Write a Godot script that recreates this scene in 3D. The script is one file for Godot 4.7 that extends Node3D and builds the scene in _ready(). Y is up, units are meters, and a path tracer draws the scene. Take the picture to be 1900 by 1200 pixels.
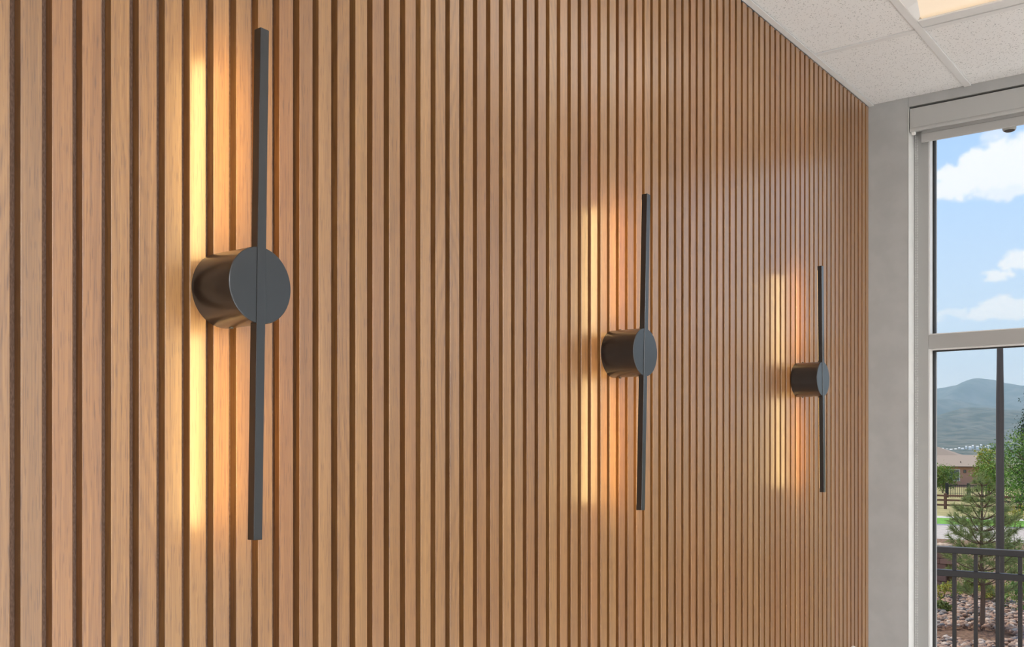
extends Node3D
# A slatted oak wall with three linear sconces, a suspended ceiling and a window on the hills.
# x runs away from the slatted wall, -z along it towards the window; metres.

const EYE := Vector3(1.221, 1.5, 0.0)
const CEIL := 2.791
const WIN_Z := -3.809          # room face of the window wall
const OPEN_X0 := 0.143         # window opening
const OPEN_X1 := 4.55
const OPEN_TOP := 2.760
const OPEN_SILL := 0.12
const ROOM_X1 := 7.2
const ROOM_Z1 := 4.6

var M := {}
var rng := RandomNumberGenerator.new()
var counts := {}

func _ready():
	rng.seed = 20240
	set_camera()
	set_sky()
	make_materials()
	build_slat_wall()
	build_window_wall()
	build_ceiling()
	build_other_walls()
	build_sconces()
	build_shade()
	build_knob()
	build_outdoors()

# ------------------------------------------------------------------ camera, sky, sun
func set_camera():
	var cam := Camera3D.new()
	cam.name = "camera"
	cam.projection = Camera3D.PROJECTION_FRUSTUM
	cam.near = 0.05
	cam.far = 30000.0
	var f := 1877.0
	cam.size = 1200.0 / f * cam.near
	cam.frustum_offset = Vector2(0.0, (840.0 - 600.0) / f * cam.near)
	cam.position = EYE
	cam.rotation.y = deg_to_rad(37.2)
	add_child(cam)
	cam.current = true

func set_sky():
	var we := WorldEnvironment.new()
	we.name = "world"
	var e := Environment.new()
	e.background_mode = Environment.BG_SKY
	e.background_energy_multiplier = 1.08
	var sky := Sky.new()
	var pm := PanoramaSkyMaterial.new()
	pm.panorama = ImageTexture.create_from_image(sky_image())
	sky.sky_material = pm
	e.sky = sky
	e.tonemap_mode = Environment.TONE_MAPPER_LINEAR
	e.tonemap_exposure = 1.0
	e.sdfgi_enabled = true
	e.ssao_enabled = true
	e.ssil_enabled = true
	e.volumetric_fog_enabled = true
	e.volumetric_fog_density = 0.0
	we.environment = e
	add_child(we)
	var sun := DirectionalLight3D.new()
	sun.name = "sun"
	sun.light_color = Color(1.0, 0.95, 0.87)
	sun.light_energy = 1.5
	sun.light_angular_distance = 0.6
	sun.shadow_enabled = true
	add_child(sun)
	sun.look_at_from_position(Vector3.ZERO, -Vector3(-0.50, 0.85, -0.30), Vector3.UP)

func sky_base(el: float) -> Color:
	# linear air colours by elevation in degrees: pale at the horizon, blue above
	var stops := [[0.0, Color(1.0, 1.0, 1.0)], [3.0, Color(0.93, 0.97, 1.0)], [5.5, Color(0.76, 0.88, 1.0)], [9.0, Color(0.62, 0.79, 1.0)], [14.0, Color(0.47, 0.69, 1.0)], [19.0, Color(0.38, 0.60, 1.0)], [45.0, Color(0.27, 0.48, 0.92)], [90.0, Color(0.19, 0.38, 0.80)]]
	if el <= 0.0:
		return stops[0][1]
	for i in range(1, stops.size()):
		if el <= stops[i][0]:
			var t: float = (el - stops[i - 1][0]) / (stops[i][0] - stops[i - 1][0])
			return stops[i - 1][1].lerp(stops[i][1], t)
	return stops[-1][1]

func sky_image() -> Image:
	var n := FastNoiseLite.new()
	n.seed = 5
	n.noise_type = FastNoiseLite.TYPE_SIMPLEX_SMOOTH
	n.frequency = 1.0
	n.fractal_octaves = 5
	n.fractal_gain = 0.55
	# the whole dome, fair weather cumulus all round, cover added to brighten window reflections
	var cw := 720
	var ch := 360
	var im := Image.create(cw, ch, false, Image.FORMAT_RGB8)
	im.fill(sky_base(0.0).linear_to_srgb())
	for y in range(ch / 2):
		var el := 90.0 - (y + 0.5) * 180.0 / ch
		var base := sky_base(el)
		for x in cw:
			var az := (x + 0.5) / cw * TAU - PI
			var er := deg_to_rad(el)
			var d := Vector3(sin(az) * cos(er), sin(er), -cos(az) * cos(er))
			var q := d / (d.y + 0.22) * 1.6
			var v := n.get_noise_3d(q.x, 4.0, q.z)
			var k := smoothstep(-0.06, 0.30, v) * 0.95
			im.set_pixel(x, y, base.lerp(Color(1, 1, 1), k).linear_to_srgb())
	var W := 4096
	var H := 2048
	im.resize(W, H, Image.INTERPOLATE_CUBIC)
	# the stretch of sky over the hills: [azimuth right of -z, elevation, half width, half height, strength] in degrees
	var blobs := [
		[-12.2, 14.1, 1.3, 1.15, 1.0], [-11.0, 14.2, 1.6, 1.3, 1.0], [-9.6, 14.2, 1.9, 1.3, 1.0], [-13.4, 13.7, 1.0, 0.85, 1.0], [-14.3, 13.4, 0.9, 0.55, 0.9], [-11.4, 13.2, 1.2, 0.6, 0.7], [-7.6, 14.0, 1.8, 1.2, 0.9],
		[-11.6, 15.6, 0.6, 0.5, 0.42], [-10.6, 15.5, 0.8, 0.35, 0.3],
		[-11.6, 8.93, 0.60, 0.36, 0.95], [-10.7, 9.6, 0.55, 0.5, 1.0], [-9.8, 9.4, 0.6, 0.4, 0.9],
		[-11.5, 7.25, 1.0, 0.6, 1.0], [-10.7, 7.15, 0.8, 0.5, 0.95], [-12.3, 7.05, 0.8, 0.3, 0.85], [-13.6, 7.2, 0.6, 0.25, 0.6], [-14.5, 6.95, 0.4, 0.2, 0.4],
		[-2.0, 12.0, 3.2, 1.2, 1.0], [-21.0, 11.0, 3.4, 1.4, 1.0], [-18.6, 15.2, 1.6, 0.7, 0.9], [6.0, 16.0, 3.0, 1.5, 1.0], [12.0, 9.0, 2.4, 0.8, 0.9], [-29.0, 14.5, 3.0, 1.3, 1.0],
	]
	var x0 := int((-38.0 / 360.0 + 0.5) * W)
	var x1 := int((22.0 / 360.0 + 0.5) * W)
	var y0 := int((90.0 - 26.0) / 180.0 * H)
	for y in range(y0, H / 2):
		var el := 90.0 - (y + 0.5) * 180.0 / H
		var base := sky_base(el)
		for x in range(x0, x1):
			var az := ((x + 0.5) / W - 0.5) * 360.0
			var wx := n.get_noise_2d(az * 0.9, el * 1.3) * 0.5
			var wy := n.get_noise_2d(az * 0.9 + 50.0, el * 1.3) * 0.25
			var puff := n.get_noise_2d(az * 1.1, el * 1.4) * 0.8 - 0.2
			var s := 0.0
			for b in blobs:
				var dx: float = (az + wx - b[0]) / b[2]
				if absf(dx) > 1.6:
					continue
				var dy: float = (el + wy - b[1]) / b[3]
				if dy < 0.0:
					dy *= 1.35
				var r := dx * dx + dy * dy
				if r < 2.4:
					s = maxf(s, b[4] * smoothstep(1.6, 0.5, r + puff))
			s = clampf(s * 1.15, 0.0, 1.0)
			var c := base.lerp(Color(1.0, 1.0, 1.0), s)
			var w := smoothstep(-38.0, -31.0, az) * smoothstep(22.0, 15.0, az) * smoothstep(26.0, 20.5, el)
			if w < 0.999:
				c = im.get_pixel(x, y).srgb_to_linear().lerp(c, w)
			im.set_pixel(x, y, c.linear_to_srgb())
	# a panorama begins at -z: put the halves the other way round
	var pan := Image.create(W, H, false, Image.FORMAT_RGB8)
	pan.blit_rect(im, Rect2i(W / 2, 0, W / 2, H), Vector2i(0, 0))
	pan.blit_rect(im, Rect2i(0, 0, W / 2, H), Vector2i(W / 2, 0))
	return pan

# ------------------------------------------------------------------ naming and metadata
func numbered(called: String) -> String:
	var k: int = counts.get(called, 0)
	counts[called] = k + 1
	return called if k == 0 else "%s_%03d" % [called, k]

func tag(o: Node, label: String, category: String, group := ""):
	o.set_meta("label", label)
	o.set_meta("category", category)
	if group:
		o.set_meta("group", group)
	return o

func thing(called: String, label: String, category: String, at := Vector3.ZERO, turn := 0.0, group := "") -> Node3D:
	var o := Node3D.new()
	o.name = numbered(called)
	add_child(o)
	o.position = at
	o.rotation.y = turn
	tag(o, label, category, group)
	return o

func structure(called: String, label: String, at := Vector3.ZERO) -> Node3D:
	var o := Node3D.new()
	o.name = numbered(called)
	add_child(o)
	o.position = at
	o.set_meta("kind", "structure")
	o.set_meta("label", label)
	return o

func part(called: String, mesh: Mesh, mat: Material, parent: Node, at := Vector3.ZERO, label := "") -> MeshInstance3D:
	var o := MeshInstance3D.new()
	o.name = called if parent != self else numbered(called)
	o.mesh = mesh
	o.material_override = mat
	o.position = at
	parent.add_child(o, true)
	if label:
		o.set_meta("label", label)
	return o

# ------------------------------------------------------------------ mesh helpers
func st_new() -> SurfaceTool:
	var st := SurfaceTool.new()
	st.begin(Mesh.PRIMITIVE_TRIANGLES)
	return st

func tri(st: SurfaceTool, a: Vector3, b: Vector3, c: Vector3):
	# a, b, c run counter-clockwise seen from outside
	var n := (b - a).cross(c - a).normalized()
	for p in [a, c, b]:
		st.set_normal(n)
		st.add_vertex(p)

func quad(st: SurfaceTool, a: Vector3, b: Vector3, c: Vector3, d: Vector3):
	var n := (c - a).cross(d - b).normalized()
	for p in [a, c, b, a, d, c]:
		st.set_normal(n)
		st.add_vertex(p)

func add_box(st: SurfaceTool, lo: Vector3, hi: Vector3, bevel := 0.0, tr := Transform3D()):
	var e := bevel
	if e <= 0.0:
		var v := []
		for i in 8:
			v.append(tr * Vector3(hi.x if i & 1 else lo.x, hi.y if i & 2 else lo.y, hi.z if i & 4 else lo.z))
		quad(st, v[0], v[2], v[3], v[1]); quad(st, v[4], v[5], v[7], v[6])
		quad(st, v[0], v[4], v[6], v[2]); quad(st, v[1], v[3], v[7], v[5])
		quad(st, v[0], v[1], v[5], v[4]); quad(st, v[2], v[6], v[7], v[3])
		return
	var c := (lo + hi) / 2.0
	var h := (hi - lo) / 2.0
	e = minf(e, minf(h.x, minf(h.y, h.z)) * 0.95)
	var P := func(s: Vector3, axis: int) -> Vector3:
		var q := Vector3(s.x * (h.x - e), s.y * (h.y - e), s.z * (h.z - e))
		q[axis] = s[axis] * h[axis]
		return tr * (c + q)
	for axis in 3:
		var u := (axis + 1) % 3
		var w := (axis + 2) % 3
		for sg in [-1.0, 1.0]:
			var cs := []
			for k in [[-1.0, -1.0], [1.0, -1.0], [1.0, 1.0], [-1.0, 1.0]]:
				var s := Vector3.ZERO
				s[axis] = sg; s[u] = k[0]; s[w] = k[1]
				cs.append(P.call(s, axis))
			if sg > 0:
				quad(st, cs[0], cs[1], cs[2], cs[3])
			else:
				quad(st, cs[0], cs[3], cs[2], cs[1])
		# edges along this axis
		for k in [[-1.0, -1.0], [1.0, -1.0], [1.0, 1.0], [-1.0, 1.0]]:
			var s0 := Vector3.ZERO
			s0[axis] = -1.0; s0[u] = k[0]; s0[w] = k[1]
			var s1 := s0
			s1[axis] = 1.0
			var a: Vector3 = P.call(s0, u)
			var b: Vector3 = P.call(s1, u)
			var cc: Vector3 = P.call(s1, w)
			var d: Vector3 = P.call(s0, w)
			if k[0] * k[1] > 0:
				quad(st, a, d, cc, b)
			else:
				quad(st, a, b, cc, d)
	for i in 8:
		var s := Vector3(1.0 if i & 1 else -1.0, 1.0 if i & 2 else -1.0, 1.0 if i & 4 else -1.0)
		var a: Vector3 = P.call(s, 0)
		var b: Vector3 = P.call(s, 1)
		var d: Vector3 = P.call(s, 2)
		if s.x * s.y * s.z > 0:
			tri(st, a, b, d)
		else:
			tri(st, a, d, b)

func box_mesh(lo: Vector3, hi: Vector3, bevel := 0.0) -> ArrayMesh:
	var st := st_new()
	add_box(st, lo, hi, bevel)
	return st.commit()

# a ring-by-ring surface: rings of equal length, smooth; closed around when wrap
func add_rings(st: SurfaceTool, rings: Array, wrap := true, flip := false):
	var n: int = rings[0].size()
	var nor := []
	for i in rings.size():
		var row := []
		for j in n:
			var a: Vector3 = rings[i][(j + 1) % n if wrap else mini(j + 1, n - 1)] - rings[i][(j - 1 + n) % n if wrap else maxi(j - 1, 0)]
			var b: Vector3 = rings[mini(i + 1, rings.size() - 1)][j] - rings[maxi(i - 1, 0)][j]
			var q := a.cross(b).normalized()
			row.append(-q if flip else q)
		nor.append(row)
	for i in rings.size() - 1:
		for j in (n if wrap else n - 1):
			var k := (j + 1) % n
			var ids := [[i, j], [i + 1, k], [i, k], [i, j], [i + 1, j], [i + 1, k]]
			if flip:
				ids = [[i, j], [i, k], [i + 1, k], [i, j], [i + 1, k], [i + 1, j]]
			for t in ids:
				st.set_normal(nor[t[0]][t[1]])
				st.add_vertex(rings[t[0]][t[1]])

func ring(c: Vector3, u: Vector3, v: Vector3, r: float, n: int) -> Array:
	var a := []
	for i in n:
		var t := TAU * i / n
		a.append(c + u * cos(t) * r + v * sin(t) * r)
	return a

func add_tube(st: SurfaceTool, pts: Array, radii: Array, n := 8, cap := true):
	var rings := []
	for i in pts.size():
		var d: Vector3 = (pts[mini(i + 1, pts.size() - 1)] - pts[maxi(i - 1, 0)]).normalized()
		var up := Vector3.UP if absf(d.y) < 0.9 else Vector3.RIGHT
		var u := d.cross(up).normalized()
		var v := d.cross(u).normalized()
		rings.append(ring(pts[i], u, v, radii[i], n))
	add_rings(st, rings)
	if cap:
		for j in n:
			var k := (j + 1) % n
			tri(st, pts[0], rings[0][k], rings[0][j])
			tri(st, pts[-1], rings[-1][j], rings[-1][k])

# profile of (radius, height) turned about the axis; sharp corners by doubling points
func lathe(profile: Array, n := 48, axis := Vector3.UP) -> ArrayMesh:
	var st := st_new()
	var up := Vector3.RIGHT if absf(axis.y) > 0.9 else Vector3.UP
	var u := axis.cross(up).normalized()
	var v := axis.cross(u).normalized()
	for i in profile.size() - 1:
		var a: Vector2 = profile[i]
		var b: Vector2 = profile[i + 1]
		if a.is_equal_approx(b):
			continue
		var d := (b - a).normalized()
		var nr := Vector2(d.y, -d.x)
		for j in n:
			var t0 := TAU * j / n
			var t1 := TAU * (j + 1) / n
			var e0 := u * cos(t0) + v * sin(t0)
			var e1 := u * cos(t1) + v * sin(t1)
			var p := [e0 * a.x + axis * a.y, e1 * a.x + axis * a.y, e1 * b.x + axis * b.y, e0 * b.x + axis * b.y]
			var q := [e0 * nr.x + axis * nr.y, e1 * nr.x + axis * nr.y, e1 * nr.x + axis * nr.y, e0 * nr.x + axis * nr.y]
			var side: Vector3 = (p[1] - p[0] + p[2] - p[3]).cross(p[3] - p[0] + p[2] - p[1])
			var order := [0, 2, 1, 0, 3, 2] if side.dot(q[0]) > 0 else [0, 1, 2, 0, 2, 3]
			for k in order:
				st.set_normal(q[k])
				st.add_vertex(p[k])
	return st.commit()

# ------------------------------------------------------------------ materials
func mat(called: String, c: Color, rough := 0.6, metal := 0.0, spec := 0.5) -> StandardMaterial3D:
	var m := StandardMaterial3D.new()
	m.resource_name = called
	m.albedo_color = c
	m.roughness = rough
	m.metallic = metal
	m.metallic_specular = spec
	M[called] = m
	return m

func lin(r: float, g: float, b: float) -> Color:
	return Color(r, g, b).linear_to_srgb()

func noise_tex(freq: float, lo: Color, hi: Color, size := 256, sd := 1, octaves := 4) -> ImageTexture:
	var n := FastNoiseLite.new()
	n.seed = sd
	n.frequency = freq
	n.fractal_octaves = octaves
	var im := n.get_seamless_image(size, size)
	im.convert(Image.FORMAT_RGB8)
	var d := im.get_data()
	var out := PackedByteArray()
	out.resize(d.size())
	var lut := []
	for i in 256:
		lut.append(lo.lerp(hi, smoothstep(0.15, 0.85, i / 255.0)))
	for i in range(0, d.size(), 3):
		var c: Color = lut[d[i]]
		out[i] = int(c.r * 255.0)
		out[i + 1] = int(c.g * 255.0)
		out[i + 2] = int(c.b * 255.0)
	return ImageTexture.create_from_image(Image.create_from_data(size, size, false, Image.FORMAT_RGB8, out))

func layer(w: int, h: int, sx: int, sy: int, freq: float, sd: int, oct: int) -> PackedByteArray:
	var n := FastNoiseLite.new()
	n.seed = sd
	n.frequency = freq
	n.noise_type = FastNoiseLite.TYPE_SIMPLEX_SMOOTH
	n.fractal_octaves = oct
	var im := n.get_image(sx, sy, false, false, true)
	im.convert(Image.FORMAT_L8)
	im.resize(w, h, Image.INTERPOLATE_CUBIC)
	return im.get_data()

const STRIPS := 16
func oak_textures() -> Array:
	# 16 strips of quarter- and rift-cut oak veneer side by side, each 54 mm wide and 2.8 m long
	var w := 1024
	var h := 1024
	var fine := layer(w, h, 1024, 36, 0.30, 11, 2)
	var pores := layer(w, h, 1024, 150, 0.42, 12, 1)
	var broad := layer(w, h, 512, 14, 0.035, 13, 3)
	var figure := layer(w, h, 256, 256, 0.012, 14, 2)
	var sw := w / STRIPS
	var col := PackedByteArray()
	col.resize(w * h * 3)
	var bump := PackedByteArray()
	bump.resize(w * h)
	var tone := []
	var cath := []
	for s in STRIPS:
		tone.append(rng.randf_range(-0.05, 0.05))
		cath.append(1.0 if s % 5 == 2 else 0.18)
	var i := 0
	for y in h:
		for x in w:
			var s := x / sw
			var fx: float = float(x - s * sw) / sw - 0.5
			var f := fine[i] / 255.0 - 0.5
			var p := pores[i] / 255.0
			var b := broad[i] / 255.0 - 0.5
			var g := figure[i] / 255.0
			var r := sin((g * 16.0 + fx * 9.0) * 2.6) * 0.5 + 0.5
			var v: float = 1.0 + tone[s] + f * 0.27 + b * 0.19 - r * r * 0.11 * cath[s]
			var dark := smoothstep(0.66, 0.84, p)
			v -= dark * 0.21
			col[i * 3] = clampi(int(149.0 * pow(v, 0.80)), 0, 255)
			col[i * 3 + 1] = clampi(int(106.0 * v), 0, 255)
			col[i * 3 + 2] = clampi(int(59.0 * pow(v, 1.18)), 0, 255)
			bump[i] = clampi(int(150.0 + f * 60.0 - dark * 120.0), 0, 255)
			i += 1
	return [ImageTexture.create_from_image(Image.create_from_data(w, h, false, Image.FORMAT_RGB8, col)), ImageTexture.create_from_image(Image.create_from_data(w, h, false, Image.FORMAT_L8, bump))]

func speckle_texture() -> ImageTexture:
	# mineral fibre board: off-white with needle holes and short fissures, 512 px = 0.61 m
	var n := 1024
	var im := Image.create(n, n, false, Image.FORMAT_RGB8)
	im.fill(lin(0.86, 0.85, 0.835))
	var r := RandomNumberGenerator.new()
	r.seed = 77
	for k in 5200:
		var c: float = r.randf_range(0.84, 0.96)
		var x := r.randi() % n
		var y := r.randi() % n
		im.fill_rect(Rect2i(x, y, 1 + r.randi() % 4, 1 + r.randi() % 3), lin(0.86 * c, 0.85 * c, 0.835 * c))
	for k in 3600:
		var c: float = r.randf_range(0.12, 0.62)
		var x := r.randi() % n
		var y := r.randi() % n
		var a := 2 + r.randi() % 4
		im.fill_rect(Rect2i(x, y, a, 2 + r.randi() % 2), lin(0.86 * c, 0.845 * c, 0.825 * c))
		if r.randf() < 0.3:
			im.fill_rect(Rect2i(x + r.randi_range(-2, 2), y + 2, 2, 2), lin(0.86 * c, 0.845 * c, 0.825 * c))
	return ImageTexture.create_from_image(im)

func make_materials():
	var oak := oak_textures()
	M.oak = []
	for t in [Color(1.0, 1.0, 1.0), Color(0.97, 0.94, 0.91), Color(1.0, 0.985, 0.93), Color(0.955, 0.95, 0.945), Color(1.0, 0.955, 0.92), Color(0.94, 0.905, 0.87), Color(1.0, 1.0, 0.96)]:
		var m := mat("oak_veneer", t, 0.36, 0.0, 0.66)
		m.albedo_texture = oak[0]
		m.heightmap_enabled = true
		m.heightmap_texture = oak[1]
		m.heightmap_scale = 0.006
		m.clearcoat_enabled = true
		m.clearcoat = 0.95
		m.clearcoat_roughness = 0.29
		M.oak.append(m)
	# brown backing behind the slats, darker than their oak, finely mottled
	var bk := mat("backing_brown", Color(1, 1, 1), 0.95, 0.0, 0.15)
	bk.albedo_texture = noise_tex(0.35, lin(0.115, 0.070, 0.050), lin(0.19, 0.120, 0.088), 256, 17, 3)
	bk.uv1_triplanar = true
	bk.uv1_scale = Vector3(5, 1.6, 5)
	mat("black_metal", lin(0.008, 0.009, 0.010), 0.36, 0.0, 0.5)
	var bm: StandardMaterial3D = M.black_metal
	bm.clearcoat_enabled = true
	bm.clearcoat = 0.75
	bm.clearcoat_roughness = 0.23
	var led := mat("led_strip", lin(1.0, 0.78, 0.45), 0.5)
	led.emission_enabled = true
	led.emission = lin(1.0, 0.66, 0.28)
	led.emission_energy_multiplier = 2.0
	mat("wall_paint", lin(0.475, 0.475, 0.465), 0.75, 0.0, 0.3)
	var wp: StandardMaterial3D = M.wall_paint
	wp.albedo_texture = noise_tex(0.02, Color(0.965, 0.965, 0.965), Color(1, 1, 1), 256, 9, 4)
	wp.uv1_triplanar = true
	wp.uv1_scale = Vector3(1.5, 1.5, 1.5)
	mat("room_grey", lin(0.50, 0.50, 0.49), 0.8, 0.0, 0.3)
	mat("room_paint", lin(0.85, 0.855, 0.86), 0.8, 0.0, 0.3)
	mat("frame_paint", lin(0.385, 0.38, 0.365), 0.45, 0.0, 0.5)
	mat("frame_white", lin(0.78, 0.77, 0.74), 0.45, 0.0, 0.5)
	mat("gasket", lin(0.03, 0.03, 0.03), 0.7)
	mat("fascia", lin(0.475, 0.475, 0.46), 0.4, 0.0, 0.5)
	mat("shade_cloth", lin(0.46, 0.455, 0.44), 0.85, 0.0, 0.2)
	mat("chain", lin(0.55, 0.54, 0.52), 0.4)
	var tile := mat("ceiling_tile", Color(1, 1, 1), 0.95, 0.0, 0.1)
	tile.albedo_texture = speckle_texture()
	tile.uv1_triplanar = true
	tile.uv1_world_triplanar = true
	tile.uv1_scale = Vector3(1.64, 1.64, 1.64)
	mat("tee_paint", lin(0.77, 0.765, 0.75), 0.5, 0.0, 0.4)
	mat("troffer_white", lin(0.80, 0.79, 0.77), 0.5)
	var lens := mat("lens", lin(0.45, 0.42, 0.38), 0.4)
	lens.emission_enabled = true
	lens.emission = lin(1.0, 0.76, 0.52)
	lens.emission_energy_multiplier = 0.66
	mat("floor_oak", lin(0.84, 0.84, 0.83), 0.5)
	M.floor_oak.albedo_texture = noise_tex(0.03, Color(0.9, 0.88, 0.85), Color(1, 1, 1), 256, 21, 3)
	M.floor_oak.uv1_triplanar = true
	var glass := mat("glass", Color(0.93, 0.97, 1.0, 0.003), 0.0, 0.0, 0.14)
	glass.transparency = BaseMaterial3D.TRANSPARENCY_ALPHA

# ------------------------------------------------------------------ the slatted wall
const PITCH := 0.040
const SLAT_W := 0.0272
const SLAT_D := 0.0145
const SLAT_Z0 := -0.619        # left edge of slat number 0

func slat_mesh(strip: int, vflip: bool) -> ArrayMesh:
	# profile across the slat (x towards the room, z along the wall), front edges eased
	var r := 0.0010
	var pts := [Vector2(-SLAT_D, 0.0), Vector2(-r, 0.0)]
	var nrm := [Vector2(0, 1), Vector2(0, 1)]
	for k in [30.0, 60.0]:
		var a := deg_to_rad(k)
		pts.append(Vector2(-r + r * sin(a), -r + r * cos(a)))
		nrm.append(Vector2(sin(a), cos(a)))
	pts.append(Vector2(0.0, -r)); nrm.append(Vector2(1, 0))
	pts.append(Vector2(0.0, -SLAT_W + r)); nrm.append(Vector2(1, 0))
	for k in [60.0, 30.0]:
		var a := deg_to_rad(k)
		pts.append(Vector2(-r + r * sin(a), -SLAT_W + r - r * cos(a)))
		nrm.append(Vector2(sin(a), -cos(a)))
	pts.append(Vector2(-r, -SLAT_W)); nrm.append(Vector2(0, -1))
	pts.append(Vector2(-SLAT_D, -SLAT_W)); nrm.append(Vector2(0, -1))
	var top := CEIL - 0.004
	var st := st_new()
	var run := 0.0
	var us := [0.0]
	for i in range(1, pts.size()):
		run += pts[i].distance_to(pts[i - 1])
		us.append(run)
	var put := func(i: int, up: bool):
		st.set_normal(Vector3(nrm[i].x, 0, nrm[i].y))
		var v := 1.0 if up else 0.0
		st.set_uv(Vector2((strip + 0.03 + us[i] / 0.0545) / STRIPS, 1.0 - v if vflip else v))
		st.add_vertex(Vector3(pts[i].x, top if up else 0.0, pts[i].y))
	for i in pts.size() - 1:
		# seen from the room, z falls to the right
		for t in [[i, false], [i, true], [i + 1, true], [i, false], [i + 1, true], [i + 1, false]]:
			put.call(t[0], t[1])
	for t in range(1, pts.size() - 1):
		for p in [pts[0], pts[t + 1], pts[t]]:
			st.set_normal(Vector3.UP)
			st.set_uv(Vector2((strip + 0.5) / STRIPS, 0.5))
			st.add_vertex(Vector3(p.x, top, p.y))
	return st.commit()

func build_slat_wall():
	var w := structure("wall_left", "slatted oak veneer feature wall")
	part("core_wall", box_mesh(Vector3(-0.25, 0, WIN_Z - 0.24), Vector3(-SLAT_D - 0.006, CEIL + 0.3, ROOM_Z1 + 0.2)), M.room_paint, w)
	# dark brown backing between the slats
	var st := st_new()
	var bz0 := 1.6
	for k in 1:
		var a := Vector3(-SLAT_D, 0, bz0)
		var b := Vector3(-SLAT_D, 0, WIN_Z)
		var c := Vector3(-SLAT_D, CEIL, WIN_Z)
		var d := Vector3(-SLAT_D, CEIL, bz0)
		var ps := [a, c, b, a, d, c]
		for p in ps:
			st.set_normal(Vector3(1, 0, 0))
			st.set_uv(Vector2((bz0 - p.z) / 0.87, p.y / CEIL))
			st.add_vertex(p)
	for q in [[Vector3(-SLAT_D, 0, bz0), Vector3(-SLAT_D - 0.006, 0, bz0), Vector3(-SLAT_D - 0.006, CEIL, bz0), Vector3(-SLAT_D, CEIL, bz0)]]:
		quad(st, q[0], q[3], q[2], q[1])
	part("slat_backing", st.commit(), M.backing_brown, w)
	var kinds := []
	for s in STRIPS:
		kinds.append(slat_mesh(s, false))
		kinds.append(slat_mesh(s, true))
	var r := RandomNumberGenerator.new()
	r.seed = 8
	var last := -1
	for k in range(-30, 80):
		var z := SLAT_Z0 - PITCH * k
		var pick := r.randi() % kinds.size()
		if pick / 2 == last:
			pick = (pick + 6) % kinds.size()
		last = pick / 2
		part("slat", kinds[pick], M.oak[r.randi() % M.oak.size()], w, Vector3(r.randf_range(-0.0003, 0.0003), 0, z + r.randf_range(-0.0004, 0.0004)))
	var rest := structure("trim_1", "thin white edge angle between the slatted wall and the ceiling")
	part("angle", box_mesh(Vector3(0.0008, CEIL - 0.0022, WIN_Z), Vector3(0.020, CEIL - 0.0002, ROOM_Z1)), M.tee_paint, rest)

# ------------------------------------------------------------------ window wall
const FRAME_Z := -3.875
const FRAME_X := 0.196
const GLASS_Z := -3.956

func build_window_wall():
	var zb := WIN_Z - 0.24
	var w := structure("wall_back", "grey painted wall around the window")
	part("column", box_mesh(Vector3(-0.02, 0, zb), Vector3(OPEN_X0, CEIL + 0.3, WIN_Z), 0.002), M.wall_paint, w)
	part("header", box_mesh(Vector3(OPEN_X0, OPEN_TOP, zb), Vector3(OPEN_X1, CEIL + 0.3, WIN_Z)), M.wall_paint, w)
	part("apron", box_mesh(Vector3(OPEN_X0, -0.2, zb), Vector3(OPEN_X1, OPEN_SILL, WIN_Z)), M.wall_paint, w)
	part("pier", box_mesh(Vector3(OPEN_X1, 0, zb), Vector3(ROOM_X1 + 0.2, CEIL + 0.3, WIN_Z)), M.wall_paint, w)
	# lining of the opening, white
	var o := structure("window_1", "tall aluminium window with a transom")
	part("jamb_lining", box_mesh(Vector3(OPEN_X0, OPEN_SILL, FRAME_Z), Vector3(OPEN_X0 + 0.0015, OPEN_TOP, WIN_Z + 0.001)), M.frame_white, o)
	part("sill_board", box_mesh(Vector3(OPEN_X0, OPEN_SILL, FRAME_Z), Vector3(OPEN_X1, OPEN_SILL + 0.02, WIN_Z + 0.01), 0.003), M.frame_white, o)
	var zf := FRAME_Z - 0.115
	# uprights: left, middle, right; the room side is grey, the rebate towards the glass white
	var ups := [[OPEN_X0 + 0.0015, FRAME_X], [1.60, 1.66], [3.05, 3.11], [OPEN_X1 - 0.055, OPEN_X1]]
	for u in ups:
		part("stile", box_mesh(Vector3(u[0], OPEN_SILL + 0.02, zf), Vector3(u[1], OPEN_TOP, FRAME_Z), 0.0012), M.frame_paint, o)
	for b in 3:
		var x0: float = ups[b][1]
		var x1: float = ups[b + 1][0]
		part("head_rail", box_mesh(Vector3(x0, OPEN_TOP - 0.055, zf), Vector3(x1, OPEN_TOP, FRAME_Z), 0.0012), M.frame_paint, o)
		part("transom", box_mesh(Vector3(x0, 1.881, zf), Vector3(x1, 1.932, FRAME_Z + 0.001), 0.0012), M.frame_paint, o)
		part("bottom_rail", box_mesh(Vector3(x0, OPEN_SILL + 0.02, zf), Vector3(x1, OPEN_SILL + 0.09, FRAME_Z), 0.0012), M.frame_paint, o)
		for v in [[1.932, OPEN_TOP - 0.055], [OPEN_SILL + 0.09, 1.881]]:
			var y0: float = v[0]
			var y1: float = v[1]
			# white glazing stop, then the dark gasket, then the pane, each a frame round the pane
			part("glazing_stop", frame_mesh(x0, x1, y0, y1, 0.004, FRAME_Z - 0.034, FRAME_Z - 0.004), M.frame_white, o)
			part("gasket", frame_mesh(x0, x1, y0, y1, 0.006, GLASS_Z + 0.003, GLASS_Z + 0.026), M.gasket, o)
			part("pane", pane_mesh(x0, x1, y0, y1), M.glass, o)

func pane_mesh(x0: float, x1: float, y0: float, y1: float) -> ArrayMesh:
	var st := st_new()
	quad(st, Vector3(x0, y0, GLASS_Z), Vector3(x1, y0, GLASS_Z), Vector3(x1, y1, GLASS_Z), Vector3(x0, y1, GLASS_Z))
	return st.commit()

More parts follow.
